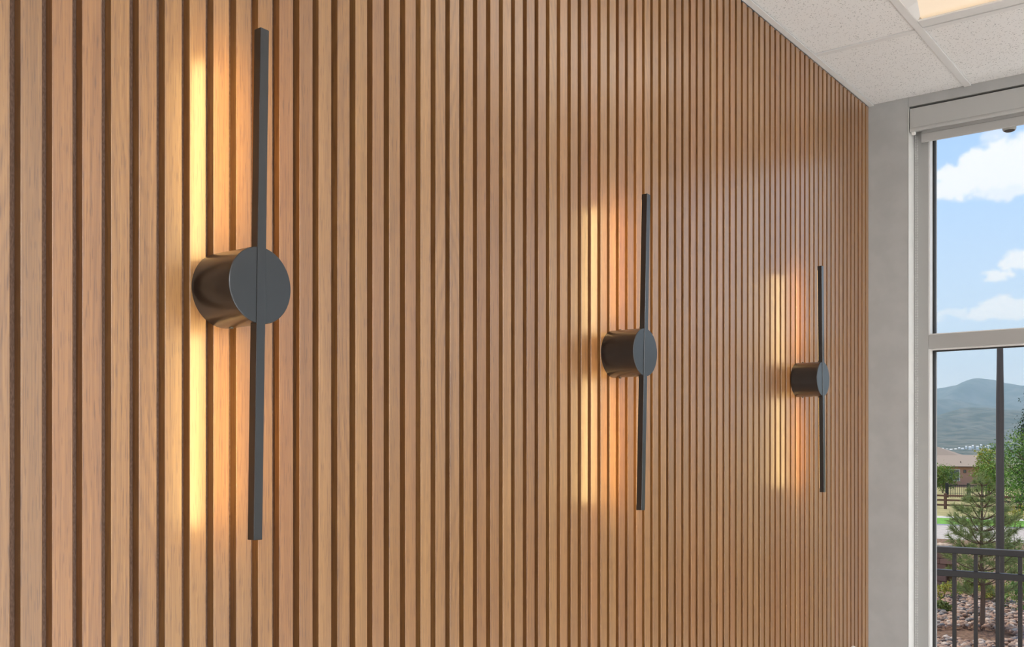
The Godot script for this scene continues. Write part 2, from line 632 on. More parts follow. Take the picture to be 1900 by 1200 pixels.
func frame_mesh(x0: float, x1: float, y0: float, y1: float, t: float, z0: float, z1: float) -> ArrayMesh:
	var st := st_new()
	add_box(st, Vector3(x0, y0, z0), Vector3(x0 + t, y1, z1))
	add_box(st, Vector3(x1 - t, y0, z0), Vector3(x1, y1, z1))
	add_box(st, Vector3(x0 + t, y0, z0), Vector3(x1 - t, y0 + t, z1))
	add_box(st, Vector3(x0 + t, y1 - t, z0), Vector3(x1 - t, y1, z1))
	return st.commit()

# ------------------------------------------------------------------ ceiling
const TEE := 0.0235
const GX := 0.345
const GZ := -3.2195
const MOD := 0.61

func build_ceiling():
	var c := structure("ceiling", "suspended ceiling of speckled mineral fibre tiles")
	# slab over everything; the tiles hang below it where the picture shows them
	var tx := GX + 3 * MOD
	var tz := GZ + 4 * MOD
	part("slab", box_mesh(Vector3(-0.25, CEIL + 0.09, WIN_Z - 0.24), Vector3(ROOM_X1 + 0.2, CEIL + 0.3, ROOM_Z1 + 0.2)), M.room_paint, c)
	part("board", box_mesh(Vector3(tx, CEIL, WIN_Z), Vector3(ROOM_X1, CEIL + 0.02, ROOM_Z1)), M.ceiling_tile, c)
	part("board", box_mesh(Vector3(-0.02, CEIL, tz), Vector3(tx, CEIL + 0.02, ROOM_Z1)), M.ceiling_tile, c)
	var xs := [[0.0, GX - TEE / 2]]
	for i in 3:
		xs.append([GX + MOD * i + TEE / 2, GX + MOD * (i + 1) - TEE / 2])
	var zs := [[WIN_Z, GZ - TEE / 2]]
	for i in 4:
		zs.append([GZ + MOD * i + TEE / 2, GZ + MOD * (i + 1) - TEE / 2])
	for i in xs.size():
		for j in zs.size():
			if i == 1 and (j == 1 or j == 2):
				continue      # the troffer hangs here
			var dip: float = 0.0 if (i + j) % 2 == 0 else 0.001
			part("tile", box_mesh(Vector3(xs[i][0], CEIL + 0.003 + dip, zs[j][0]), Vector3(xs[i][1], CEIL + 0.019, zs[j][1]), 0.002), M.ceiling_tile, c)
	for i in 4:
		part("main_runner", box_mesh(Vector3(GX + MOD * i - TEE / 2, CEIL - 0.001, WIN_Z), Vector3(GX + MOD * i + TEE / 2, CEIL + 0.03, tz), 0.0008), M.tee_paint, c)
	for j in 5:
		for i in xs.size():
			if i == 1 and j == 1:
				continue
			part("cross_tee", box_mesh(Vector3(xs[i][0], CEIL - 0.0004, GZ + MOD * j - TEE / 2), Vector3(xs[i][1], CEIL + 0.03, GZ + MOD * j + TEE / 2), 0.0008), M.tee_paint, c)
	troffer("recessed ceiling light panel with warm lens above the window corner", Vector3(GX + MOD / 2, CEIL, GZ + MOD), 0.16)
	var added_panels := [Vector3(GX + MOD * 7.5, CEIL, GZ + MOD * 3.9), Vector3(GX + MOD * 10.3, CEIL, GZ + MOD * 2.7), Vector3(GX + MOD * 10.3, CEIL, GZ + MOD * 5.3), Vector3(GX + MOD * 7.5, CEIL, GZ + MOD * 6.6)]  # light panels added out of view to fill the room with light
	var said := ["added unseen ceiling light panel in the middle of the room, nearer the window", "added unseen ceiling light panel by the far side wall, nearer the window", "added unseen ceiling light panel by the far side wall, further from the window", "added unseen ceiling light panel in the middle of the room, further from the window"]
	for i in added_panels.size():
		troffer(said[i], added_panels[i], 12.8)

func troffer(label: String, at: Vector3, energy: float):
	# 0.6 x 1.2 m troffer: frame flush with the tiles, white curved sides, one lens
	var t := thing("ceiling_light", label, "light", at, 0.0, "recessed ceiling light panels")
	var hx := MOD / 2 - TEE / 2 - 0.001
	var hz := MOD - TEE / 2 - 0.013
	part("housing", housing_mesh(hx, hz), M.troffer_white, t)
	var y0 := -0.002
	part("end_frame", box_mesh(Vector3(-hx, y0, -hz), Vector3(hx, 0.004, -hz + 0.052), 0.0012), M.tee_paint, t)
	part("end_frame", box_mesh(Vector3(-hx, y0, hz - 0.052), Vector3(hx, 0.004, hz), 0.0012), M.tee_paint, t)
	# sides: white reflectors whose inner edge bows towards the lens
	for s in [-1.0, 1.0]:
		var sd := st_new()
		var n := 10
		for k in n:
			var z0 := lerpf(-hz + 0.052, hz - 0.052, float(k) / n)
			var z1 := lerpf(-hz + 0.052, hz - 0.052, float(k + 1) / n)
			var b0: float = 0.008 + 0.045 * (1.0 - pow(absf(z0 / (hz - 0.052)), 3.0))
			var b1: float = 0.008 + 0.045 * (1.0 - pow(absf(z1 / (hz - 0.052)), 3.0))
			var a := Vector3(s * hx, 0.0, z0)
			var b := Vector3(s * hx, 0.0, z1)
			var c := Vector3(s * (hx - b1), 0.012, z1)
			var d := Vector3(s * (hx - b0), 0.012, z0)
			if s > 0:
				quad(sd, a, b, c, d)
			else:
				quad(sd, a, d, c, b)
		part("side_reflector", sd.commit(), M.troffer_white, t)
	part("lens", box_mesh(Vector3(-hx + 0.006, 0.0125, -hz + 0.03), Vector3(hx - 0.006, 0.016, hz - 0.03)), M.lens, t)
	var l := AreaLight3D.new()
	l.name = "light"
	l.area_size = Vector2(hx * 2 - 0.12, hz * 2 - 0.12)
	l.area_normalize_energy = true
	l.light_energy = energy
	l.light_color = Color(0.985, 0.99, 1.0)
	l.shadow_enabled = true
	l.area_range = 30.0
	t.add_child(l)
	l.position = Vector3(0, -0.004, 0)
	l.rotation.x = -PI / 2

func housing_mesh(hx: float, hz: float) -> ArrayMesh:
	var st := st_new()
	add_box(st, Vector3(-hx, 0.005, -hz), Vector3(-hx + 0.003, 0.08, hz))
	add_box(st, Vector3(hx - 0.003, 0.005, -hz), Vector3(hx, 0.08, hz))
	add_box(st, Vector3(-hx, 0.005, -hz), Vector3(hx, 0.08, -hz + 0.003))
	add_box(st, Vector3(-hx, 0.005, hz - 0.003), Vector3(hx, 0.08, hz))
	add_box(st, Vector3(-hx, 0.078, -hz), Vector3(hx, 0.081, hz))
	return st.commit()

func build_other_walls():
	var f := structure("floor", "pale floor")
	part("boards", box_mesh(Vector3(-0.25, -0.2, WIN_Z - 0.24), Vector3(ROOM_X1 + 0.2, 0, ROOM_Z1 + 0.2)), M.floor_oak, f)
	var a := structure("wall_right", "plain grey room wall")
	part("plaster", box_mesh(Vector3(ROOM_X1, 0, WIN_Z - 0.24), Vector3(ROOM_X1 + 0.2, CEIL + 0.3, ROOM_Z1 + 0.2)), M.room_grey, a)
	var b := structure("wall_front", "plain white room wall behind the camera")
	part("plaster", box_mesh(Vector3(-0.25, 0, ROOM_Z1), Vector3(ROOM_X1 + 0.2, CEIL + 0.3, ROOM_Z1 + 0.2)), M.room_paint, b)

# ------------------------------------------------------------------ sconces
const FACE := 0.0845           # the disc stands this far off the slats
const DISC_R := 0.0540
const BAR_W := 0.0150
const BAR_D := 0.0130

func build_sconces():
	var g := "black linear wall sconces on the slatted wall"
	sconce(Vector3(0, 1.7345, -0.9160), -0.356, 0.361, 0.95, "black bar wall sconce on the slats, largest and leftmost of the three", g)
	sconce(Vector3(0, 1.7265, -1.9945), -0.355, 0.358, 2.0, "black bar wall sconce on the slats, the middle one of three", g)
	sconce(Vector3(0, 1.7310, -3.1070), -0.354, 0.352, -1.55, "black bar wall sconce on the slats, smallest and nearest the window", g)

func sconce(at: Vector3, lo: float, hi: float, lean: float, label: String, group: String):
	var t := thing("wall_sconce", label, "wall lamp", at, 0.0, group)
	var ax := Vector3(1, 0, 0)
	part("canister", lathe([Vector2(0, 0.0), Vector2(DISC_R, 0.0), Vector2(DISC_R, FACE - 0.0012), Vector2(DISC_R - 0.0004, FACE - 0.0006), Vector2(DISC_R - 0.0012, FACE - 0.0002), Vector2(0.0, FACE - 0.0002)], 96, ax), M.black_metal, t)
	# the bar turns about the axis of the canister
	var tr := Transform3D(Basis(ax, deg_to_rad(-lean)), Vector3.ZERO)
	var st := st_new()
	add_box(st, Vector3(FACE - BAR_D, lo, -BAR_W / 2), Vector3(FACE + 0.0012, hi, BAR_W / 2), 0.0006, tr)
	var bar := part("bar", st.commit(), M.black_metal, t)
	for s in [[lo + 0.012, -DISC_R - 0.004], [DISC_R + 0.004, hi - 0.012]]:
		var ls := st_new()
		add_box(ls, Vector3(FACE - BAR_D - 0.0010, s[0], -0.0055), Vector3(FACE - BAR_D + 0.0004, s[1], 0.0055), 0.0, tr)
		part("led_strip", ls.commit(), M.led_strip, bar, Vector3.ZERO, "warm glowing strip facing the wall")
		var l := AreaLight3D.new()
		l.name = "strip_light"
		l.area_size = Vector2(0.006, s[1] - s[0])
		l.area_normalize_energy = true
		l.light_energy = 0.034
		l.light_color = lin(1.0, 0.68, 0.26)
		l.shadow_enabled = true
		l.area_range = 20.0
		t.add_child(l, true)
		# local -z of the light looks at the wall
		l.transform = tr * Transform3D(Basis(Vector3.UP, PI / 2), Vector3(FACE - BAR_D - 0.0016, (s[0] + s[1]) / 2, 0))
	for s in [[-1.0, 0.018], [1.0, 0.018]]:
		part("set_screw", lathe([Vector2(0, -0.0005), Vector2(0.0032, -0.0005), Vector2(0.0032, 0.0014), Vector2(0.0020, 0.0022), Vector2(0, 0.0022)], 16, Vector3(0, s[0], 0)), M.black_metal, t, Vector3(s[1], s[0] * DISC_R, 0))

# ------------------------------------------------------------------ roller shade
func build_shade():
	var t := thing("roller_shade", "grey roller shade with a box fascia at the top of the window", "window shade", Vector3(OPEN_X0, OPEN_TOP, WIN_Z))
	var x0 := 0.005
	var x1 := 1.48
	var st := st_new()
	# fascia: flat front, rounded foot
	var prof := [Vector2(-0.058, -0.0085), Vector2(-0.001, -0.0085), Vector2(-0.001, -0.078), Vector2(0.002, -0.082), Vector2(0.003, -0.087), Vector2(0.001, -0.0915), Vector2(-0.004, -0.093), Vector2(-0.012, -0.091), Vector2(-0.018, -0.086), Vector2(-0.02, -0.08), Vector2(-0.058, -0.08)]
	for i in prof.size():
		var a: Vector2 = prof[i]
		var b: Vector2 = prof[(i + 1) % prof.size()]
		quad(st, Vector3(x0, b.y, b.x), Vector3(x1, b.y, b.x), Vector3(x1, a.y, a.x), Vector3(x0, a.y, a.x))
	for i in range(1, prof.size() - 1):
		tri(st, Vector3(x0, prof[0].y, prof[0].x), Vector3(x0, prof[i + 1].y, prof[i + 1].x), Vector3(x0, prof[i].y, prof[i].x))
		tri(st, Vector3(x1, prof[0].y, prof[0].x), Vector3(x1, prof[i].y, prof[i].x), Vector3(x1, prof[i + 1].y, prof[i + 1].x))
	part("fascia", st.commit(), M.fascia, t)
	part("cloth", box_mesh(Vector3(x0 + 0.033, -0.128, -0.031), Vector3(x1 - 0.03, -0.07, -0.030)), M.shade_cloth, t)
	part("hem_bar", box_mesh(Vector3(x0 + 0.032, -0.130, -0.034), Vector3(x1 - 0.03, -0.098, -0.027), 0.0015), M.shade_cloth, t)
	part("end_bracket", lathe([Vector2(0, 0), Vector2(0.009, 0), Vector2(0.009, 0.009), Vector2(0.006, 0.011), Vector2(0, 0.011)], 20, Vector3(1, 0, 0)), M.frame_white, t, Vector3(x0 + 0.006, -0.094, -0.012))
	# bead chain: two strands beside the jamb
	var bs := st_new()
	var r := 0.0021
	for s in [[0.0135, -0.046], [0.0175, -0.053]]:
		var y := -0.10
		while y > -2.05:
			var c := Vector3(s[0], y, s[1])
			var v := [c + Vector3(r, 0, 0), c + Vector3(0, 0, r), c - Vector3(r, 0, 0), c - Vector3(0, 0, r)]
			for k in 4:
				tri(bs, v[(k + 1) % 4], v[k], c + Vector3(0, r, 0))
				tri(bs, v[k], v[(k + 1) % 4], c - Vector3(0, r, 0))
			y -= 0.006
	var ch := part("bead_chain", bs.commit(), M.chain, t)
	ch.set_meta("kind", "stuff")

func build_knob():
	var k := part("coat_peg", lathe([Vector2(0, 0), Vector2(0.008, 0.0), Vector2(0.008, 0.006), Vector2(0.011, 0.008), Vector2(0.0155, 0.012), Vector2(0.0165, 0.017), Vector2(0.014, 0.023), Vector2(0.008, 0.0265), Vector2(0, 0.0275)], 32, Vector3(1, 0, 0)), M.frame_white, self, Vector3(0.0, 0.800, -3.588))
	tag(k, "small round white peg low on the slatted wall beside the window corner", "wall peg")

# ------------------------------------------------------------------ outdoors
const LAND := [[4.0, -0.93], [6.3, -0.95], [12.0, -0.98], [20.0, -1.02], [31.6, -1.05], [38.3, -1.10], [46.8, -1.35], [49.0, -1.40], [75.7, -2.47], [100.0, -2.75], [120.0, -3.0], [155.0, -3.5], [300.0, -5.0], [1200.0, -9.0], [2300.0, -6.0]]

func land(dz: float) -> float:
	for i in range(1, LAND.size()):
		if dz <= LAND[i][0]:
			return lerpf(LAND[i - 1][1], LAND[i][1], (dz - LAND[i - 1][0]) / (LAND[i][0] - LAND[i - 1][0]))
	return LAND[-1][1]

func build_outdoors():
	outdoor_materials()
	build_land()
	build_hills()
	build_eaves()
	build_railing()
	build_cobbles()
	build_block_wall()
	build_house()
	build_fences()
	build_pine()
	build_trees()
	build_far_houses()

func outdoor_materials():
	var tex := func(called: String, lo: Color, hi: Color, freq: float, scale: float, sd: int, rough := 0.9):
		var m := mat(called, Color(1, 1, 1), rough, 0.0, 0.25)
		m.albedo_texture = noise_tex(freq, lo, hi, 256, sd, 5)
		m.uv1_triplanar = true
		m.uv1_world_triplanar = true
		m.uv1_scale = Vector3.ONE * scale
	tex.call("concrete", lin(0.40, 0.39, 0.37), lin(0.52, 0.51, 0.48), 0.03, 0.6, 31)
	tex.call("soil", lin(0.10, 0.06, 0.04), lin(0.26, 0.17, 0.11), 0.06, 0.7, 32)
	tex.call("asphalt", lin(0.34, 0.31, 0.29), lin(0.44, 0.41, 0.38), 0.05, 0.25, 33)
	tex.call("kerb", lin(0.16, 0.17, 0.20), lin(0.24, 0.25, 0.28), 0.05, 0.4, 34)
	tex.call("lawn", lin(0.08, 0.22, 0.03), lin(0.17, 0.36, 0.06), 0.05, 0.35, 35)
	tex.call("meadow", lin(0.22, 0.20, 0.09), lin(0.36, 0.32, 0.15), 0.03, 0.12, 36)
	tex.call("plain_land", lin(0.16, 0.17, 0.10), lin(0.26, 0.25, 0.16), 0.03, 0.004, 37)
	tex.call("rock_forest", lin(0.045, 0.062, 0.045), lin(0.15, 0.145, 0.12), 0.018, 0.0012, 38)
	tex.call("foothill", lin(0.04, 0.056, 0.038), lin(0.14, 0.132, 0.10), 0.02, 0.0022, 39)
	tex.call("bark", lin(0.10, 0.065, 0.045), lin(0.22, 0.15, 0.105), 0.06, 6.0, 40)
	tex.call("shingles", lin(0.25, 0.205, 0.165), lin(0.35, 0.29, 0.24), 0.07, 0.8, 41)
	tex.call("stucco", lin(0.38, 0.22, 0.165), lin(0.44, 0.26, 0.195), 0.05, 1.2, 42)
	tex.call("fence_wood", lin(0.14, 0.075, 0.05), lin(0.25, 0.14, 0.10), 0.05, 1.5, 43)
	tex.call("boulder", lin(0.36, 0.27, 0.20), lin(0.52, 0.42, 0.33), 0.04, 1.2, 44)
	mat("bronze", lin(0.020, 0.014, 0.011), 0.4, 0.0, 0.5)
	mat("post_paint", lin(0.050, 0.038, 0.032), 0.5, 0.0, 0.5)
	mat("black_iron", lin(0.012, 0.012, 0.013), 0.5)
	mat("house_glass", lin(0.05, 0.08, 0.09), 0.08, 0.0, 0.8)
	mat("trim_dark", lin(0.10, 0.06, 0.045), 0.7)
	mat("white_trim", lin(0.62, 0.60, 0.57), 0.7)
	mat("soffit", lin(0.45, 0.43, 0.39), 0.7)
	mat("far_white", lin(0.88, 0.87, 0.85), 0.8)
	var lf := mat("leaves", Color(1, 1, 1), 0.6, 0.0, 0.35)
	lf.vertex_color_use_as_albedo = true
	lf.backlight_enabled = true
	lf.backlight = Color(0.5, 0.5, 0.35)
	var sc := mat("stone_mix", Color(1, 1, 1), 0.8, 0.0, 0.3)
	sc.vertex_color_use_as_albedo = true
	M.stones = []
	for c in [[0.31, 0.20, 0.14], [0.22, 0.155, 0.12], [0.36, 0.25, 0.185], [0.15, 0.125, 0.11], [0.27, 0.17, 0.125], [0.42, 0.34, 0.28], [0.20, 0.18, 0.17], [0.34, 0.21, 0.145]]:
		M.stones.append(mat("river_stone", lin(c[0], c[1], c[2]), 0.75, 0.0, 0.35))

func land_mesh(z0: float, z1: float, x0: float, x1: float, nz: int, nx: int, bump := 0.0, sd := 1) -> ArrayMesh:
	# x0, x1 are slopes of the side edges: x = slope * distance
	var n := FastNoiseLite.new()
	n.seed = sd
	n.frequency = 6.0 / (z1 - z0)
	var rings := []
	for i in nz + 1:
		var dz := lerpf(z0, z1, float(i) / nz)
		var row := []
		for j in nx + 1:
			var x := lerpf(x0, x1, float(j) / nx) * (dz + 10.0)
			row.append(Vector3(x, land(dz) + (n.get_noise_2d(x, dz) * bump if i > 0 and i < nz else 0.0), -dz))
		rings.append(row)
	var st := st_new()
	add_rings(st, rings, false)
	return st.commit()

func build_land():
	var g := structure("ground", "ground outside the window")
	part("patio_slab", box_mesh(Vector3(-6, -0.25, -6.32), Vector3(9, -0.03, WIN_Z - 0.24), 0.01), M.concrete, g)
	part("planting_bed", land_mesh(4.0, 31.6, -0.9, 0.9, 24, 30, 0.05, 3), M.soil, g)
	part("road", land_mesh(31.6, 38.3, -0.9, 0.9, 2, 4), M.asphalt, g)
	part("kerb", land_mesh(38.3, 39.6, -0.9, 0.9, 1, 4), M.kerb, g)
	part("verge", land_mesh(39.6, 46.8, -0.9, 0.9, 4, 30, 0.03, 4), M.lawn, g)
	part("pavement", land_mesh(46.8, 49.0, -0.9, 0.9, 1, 4), M.concrete, g)
	part("meadow", land_mesh(49.0, 160.0, -0.9, 0.9, 24, 40, 0.2, 5), M.meadow, g)
	part("plain", land_mesh(160.0, 2300.0, -0.9, 0.9, 16, 30, 1.5, 6), M.plain_land, g)

# a ridge of hills: crest = [[x, height]...], the crest stands at distance zc, the foot at z0
func ridge_mesh(crest: Array, z0: float, zc: float, foot: float, rough: float, sd: int) -> ArrayMesh:
	var n := FastNoiseLite.new()
	n.seed = sd
	n.frequency = 14.0 / zc
	n.fractal_octaves = 4
	n.noise_type = FastNoiseLite.TYPE_SIMPLEX_SMOOTH
	var nx := 260
	var nz := 60
	var rings := []
	for i in nz + 1:
		var t := float(i) / nz * 1.35
		var z := lerpf(z0, zc, t)
		var row := []
		for j in nx + 1:
			var x := lerpf(crest[0][0], crest[-1][0], float(j) / nx)
			var h := 0.0
			for k in range(1, crest.size()):
				if x <= crest[k][0]:
					var u: float = (x - crest[k - 1][0]) / (crest[k][0] - crest[k - 1][0])
					h = lerpf(crest[k - 1][1], crest[k][1], u * u * (3.0 - 2.0 * u) * 0.5 + u * 0.5)
					break
			var up := smoothstep(0.0, 1.0, t) if t <= 1.0 else 1.0 - (t - 1.0) * 1.6
			var valley: float = n.get_noise_2d(x, z * 0.30)
			var off := absf(1.0 - t)
			var y := foot + (h - foot) * up + valley * rough * minf(1.0, off * 3.0 + 0.05) * smoothstep(0.24, 0.55, t)
			row.append(Vector3(x, y, -z))
		rings.append(row)
	var st := st_new()
	add_rings(st, rings, false)
	return st.commit()

func build_hills():
	var a := structure("far_mountain", "far hazy mountain with a rounded summit")
	part("slopes", ridge_mesh([[-6500, 380], [-4200, 470], [-3300, 430], [-2800, 480], [-2480, 505], [-2253, 543], [-2113, 565], [-2041, 592], [-1950, 613], [-1864, 603], [-1783, 574], [-1643, 542], [-1300, 500], [-700, 540], [200, 450], [1500, 520], [4000, 400]], 6400, 9000, 10.0, 120.0, 51), M.rock_forest, a)
	var b := structure("middle_ridge", "lower wooded ridge in front of the far mountain")
	part("slopes", ridge_mesh([[-5200, 260], [-3500, 330], [-2500, 300], [-1806, 339], [-1692, 347], [-1594, 325], [-1497, 305], [-1278, 288], [-600, 330], [600, 250], [3000, 300]], 4900, 7000, 5.0, 80.0, 52), M.rock_forest, b)
	var c := structure("foothill", "nearest wooded foothill below the mountains")
	part("slopes", ridge_mesh([[-4000, 120], [-2600, 150], [-1800, 110], [-1290, 158], [-1209, 165], [-1138, 178], [-1069, 196], [-1028, 194], [-934, 184], [-700, 150], [200, 170], [2200, 120]], 2250, 5000, -6.0, 50.0, 53), M.foothill, c)
	var air := FogVolume.new()
	air.name = "valley_haze"
	air.size = Vector3(13000, 760, 8200)
	air.position = Vector3(-1200, 365, -4700)
	var fm := FogMaterial.new()
	fm.density = 0.00011
	fm.albedo = lin(0.62, 0.87, 1.0)
	air.material = fm
	add_child(air)
	air.set_meta("kind", "stuff")
	air.set_meta("label", "blue haze of the air before the mountains")
	air.set_meta("category", "haze")

func build_eaves():
	var e := structure("trim_2", "roof edge and soffit outside above the window")
	part("soffit_board", box_mesh(Vector3(-1.0, 2.80, -4.26), Vector3(6, 2.86, WIN_Z - 0.24)), M.soffit, e)
	part("roof_deck", box_mesh(Vector3(-1.0, CEIL + 0.3, -4.26), Vector3(6, CEIL + 0.45, ROOM_Z1 + 0.4)), M.soffit, e)
	part("edge_board", box_mesh(Vector3(-1.0, 2.86, -4.26), Vector3(6, CEIL + 0.3, -4.22)), M.soffit, e)
	var l := thing("soffit_light", "small cone shaped grey fitting under the roof edge outside the window", "outdoor light", Vector3(0.405, 2.80, -4.19))
	part("flange", lathe([Vector2(0, 0), Vector2(0.016, 0), Vector2(0.016, -0.03), Vector2(0.036, -0.034), Vector2(0.036, -0.042), Vector2(0, -0.042)], 28), M.soffit, l)
	part("cone", lathe([Vector2(0.033, -0.042), Vector2(0.024, -0.058), Vector2(0.024, -0.074), Vector2(0.021, -0.080), Vector2(0, -0.080)], 28), M.soffit, l)
	part("diffuser", lathe([Vector2(0, -0.0802), Vector2(0.019, -0.0802), Vector2(0.015, -0.083), Vector2(0, -0.084)], 24), M.post_paint, l)

func build_railing():
	var t := thing("metal_railing", "dark bronze metal railing along the patio edge outside", "railing", Vector3(0, -0.03, -6.1))
	var x0 := -3.7
	var x1 := 4.3
	part("top_rail", box_mesh(Vector3(x0, 0.960, -0.022), Vector3(x1, 0.996, 0.022), 0.003), M.bronze, t)
	part("second_rail", box_mesh(Vector3(x0, 0.828, -0.017), Vector3(x1, 0.864, 0.017), 0.002), M.bronze, t)
	part("bottom_rail", box_mesh(Vector3(x0, 0.08, -0.015), Vector3(x1, 0.11, 0.015), 0.002), M.bronze, t)
	var bal := box_mesh(Vector3(-0.0098, 0.1, -0.0098), Vector3(0.0098, 0.962, 0.0098), 0.001)
	for k in range(-30, 37):
		part("baluster", bal, M.bronze, t, Vector3(-0.0255 + 0.1133 * k, 0, 0))
	var pm := box_mesh(Vector3(-0.027, 0.0, -0.027), Vector3(0.027, 1.03, 0.027), 0.003)
	for x in [-3.7, -1.9, 1.0, 2.6, 4.3]:
		part("post", pm, M.bronze, t, Vector3(x, 0, 0))
	var p := thing("patio_post", "slim dark post standing behind the railing outside", "post", Vector3(-0.318, -0.98, -7.6))
	var st := st_new()
	add_tube(st, [Vector3(0, 0, 0), Vector3(0, 2.2, 0), Vector3(0, 2.85, 0), Vector3(0, 3.05, 0), Vector3(0, 3.27, 0)], [0.030, 0.0265, 0.0255, 0.022, 0.0195], 20)
	part("shaft", st.commit(), M.post_paint, p)
	part("cap", lathe([Vector2(0, 3.27), Vector2(0.020, 3.27), Vector2(0.0215, 3.275), Vector2(0.0215, 3.285), Vector2(0.01, 3.295), Vector2(0, 3.297)], 20), M.post_paint, p)
	part("foot_plate", lathe([Vector2(0, 0), Vector2(0.08, 0), Vector2(0.08, 0.015), Vector2(0.03, 0.02), Vector2(0, 0.02)], 20), M.post_paint, p)

func stone_mesh(sd: int) -> ArrayMesh:
	# octahedron divided once and pushed out to a lumpy pebble, 32 triangles
	var n := FastNoiseLite.new()
	n.seed = sd
	n.frequency = 0.9
	var v := [Vector3(1, 0, 0), Vector3(-1, 0, 0), Vector3(0, 1, 0), Vector3(0, -1, 0), Vector3(0, 0, 1), Vector3(0, 0, -1)]
	var f := [[0, 2, 4], [4, 2, 1], [1, 2, 5], [5, 2, 0], [4, 3, 0], [1, 3, 4], [5, 3, 1], [0, 3, 5]]
	var st := st_new()
	var lump := func(p: Vector3) -> Vector3:
		var q := p.normalized()
		return Vector3(q.x, q.y * 0.62, q.z * 0.8) * (1.0 + n.get_noise_3dv(q * 1.7) * 0.55)
	for t in f:
		var a: Vector3 = v[t[0]]
		var b: Vector3 = v[t[1]]
		var c: Vector3 = v[t[2]]
		for q in [[a, a + b, a + c], [a + b, b, b + c], [a + c, b + c, c], [a + b, b + c, a + c]]:
			for k in [0, 2, 1]:
				var p: Vector3 = lump.call(q[k])
				st.set_normal(((q[k] as Vector3).normalized() * Vector3(1, 1.4, 1)).normalized())
				st.add_vertex(p)
	return st.commit()

func build_cobbles():
	var bed := structure("cobble_bed", "bed of rounded river stones below the railing", Vector3.ZERO)
	var kinds := []
	for k in 5:
		kinds.append(stone_mesh(60 + k))
	var r := RandomNumberGenerator.new()
	r.seed = 61
	var all := []
	for k in 5200:
		var dz := r.randf_range(11.6, 18.7)
		var x := 1.22 - dz * r.randf_range(0.11, 0.31)
		if Vector2((x + 2.12) * 1.1, dz - 14.75).length() < 0.62:
			continue                     # needle litter round the pine
		var s := r.randf_range(0.030, 0.056)
		var b := Basis.from_euler(Vector3(r.randf_range(-0.4, 0.4), r.randf_range(0, TAU), r.randf_range(-0.4, 0.4))).scaled(Vector3.ONE * s)
		all.append([dz, Transform3D(b, Vector3(x, land(dz) + s * r.randf_range(0.25, 0.75) + 0.02, -dz)), r.randi() % 8, r.randi() % 5])
	# the nearest stones that stand in the window's view are pieces of their own
	var near := all.filter(func(a): return a[0] > 13.55 and a[1].origin.x > 1.22 - a[0] * 0.262 and a[1].origin.x < 1.22 - a[0] * 0.178)
	near.sort_custom(func(a, b): return a[0] < b[0])
	near = near.slice(0, 300)
	var own := {}
	for a in near:
		own[a] = true
		var o := part("cobble", kinds[a[3]], M.stones[a[2]], bed)
		o.transform = a[1]
	var rest := all.filter(func(a): return not own.has(a))
	var mm := MultiMesh.new()
	mm.transform_format = MultiMesh.TRANSFORM_3D
	mm.use_colors = true
	mm.mesh = kinds[0]
	mm.instance_count = rest.size()
	for i in rest.size():
		mm.set_instance_transform(i, rest[i][1])
		mm.set_instance_color(i, (M.stones[rest[i][2]] as StandardMaterial3D).albedo_color.srgb_to_linear())
	var mi := MultiMeshInstance3D.new()
	mi.name = "cobbles"
	mi.multimesh = mm
	mi.material_override = M.stone_mix
	mi.set_meta("kind", "stuff")
	bed.add_child(mi)
	# litter of needles round the trunk
	var st := st_new()
	for k in 2200:
		var a := r.randf_range(0, TAU)
		var d := sqrt(r.randf()) * 0.68
		var p := Vector3(-2.12 + cos(a) * d * 0.9, land(15.0) + 0.035 + r.randf_range(0, 0.03), -14.8 + sin(a) * d)
		var h := Vector3(cos(a * 7.0), r.randf_range(-0.15, 0.15), sin(a * 7.0)) * r.randf_range(0.03, 0.06)
		var w := Vector3(-h.z, 0, h.x).normalized() * 0.004
		tri(st, p - w, p + w, p + h)
	var lt := part("needle_litter", st.commit(), M.fence_wood, bed)
	lt.set_meta("kind", "stuff")

func lumpy(size: Vector3, sd: int) -> ArrayMesh:
	var n := FastNoiseLite.new()
	n.seed = sd
	n.frequency = 0.8
	var st := st_new()
	var rings := []
	for i in 9:
		var el := lerpf(-PI / 2 + 0.01, PI / 2 - 0.01, i / 8.0)
		var row := []
		for j in 16:
			var az := TAU * j / 16.0
			var d := Vector3(cos(el) * cos(az), sin(el), cos(el) * sin(az))
			var q := Vector3(signf(d.x) * pow(absf(d.x), 0.7), signf(d.y) * pow(absf(d.y), 0.6), signf(d.z) * pow(absf(d.z), 0.7))
			row.append(q * size / 2.0 * (1.0 + n.get_noise_3dv(d * 1.6) * 0.35))
		rings.append(row)
	add_rings(st, rings, true, true)
	return st.commit()

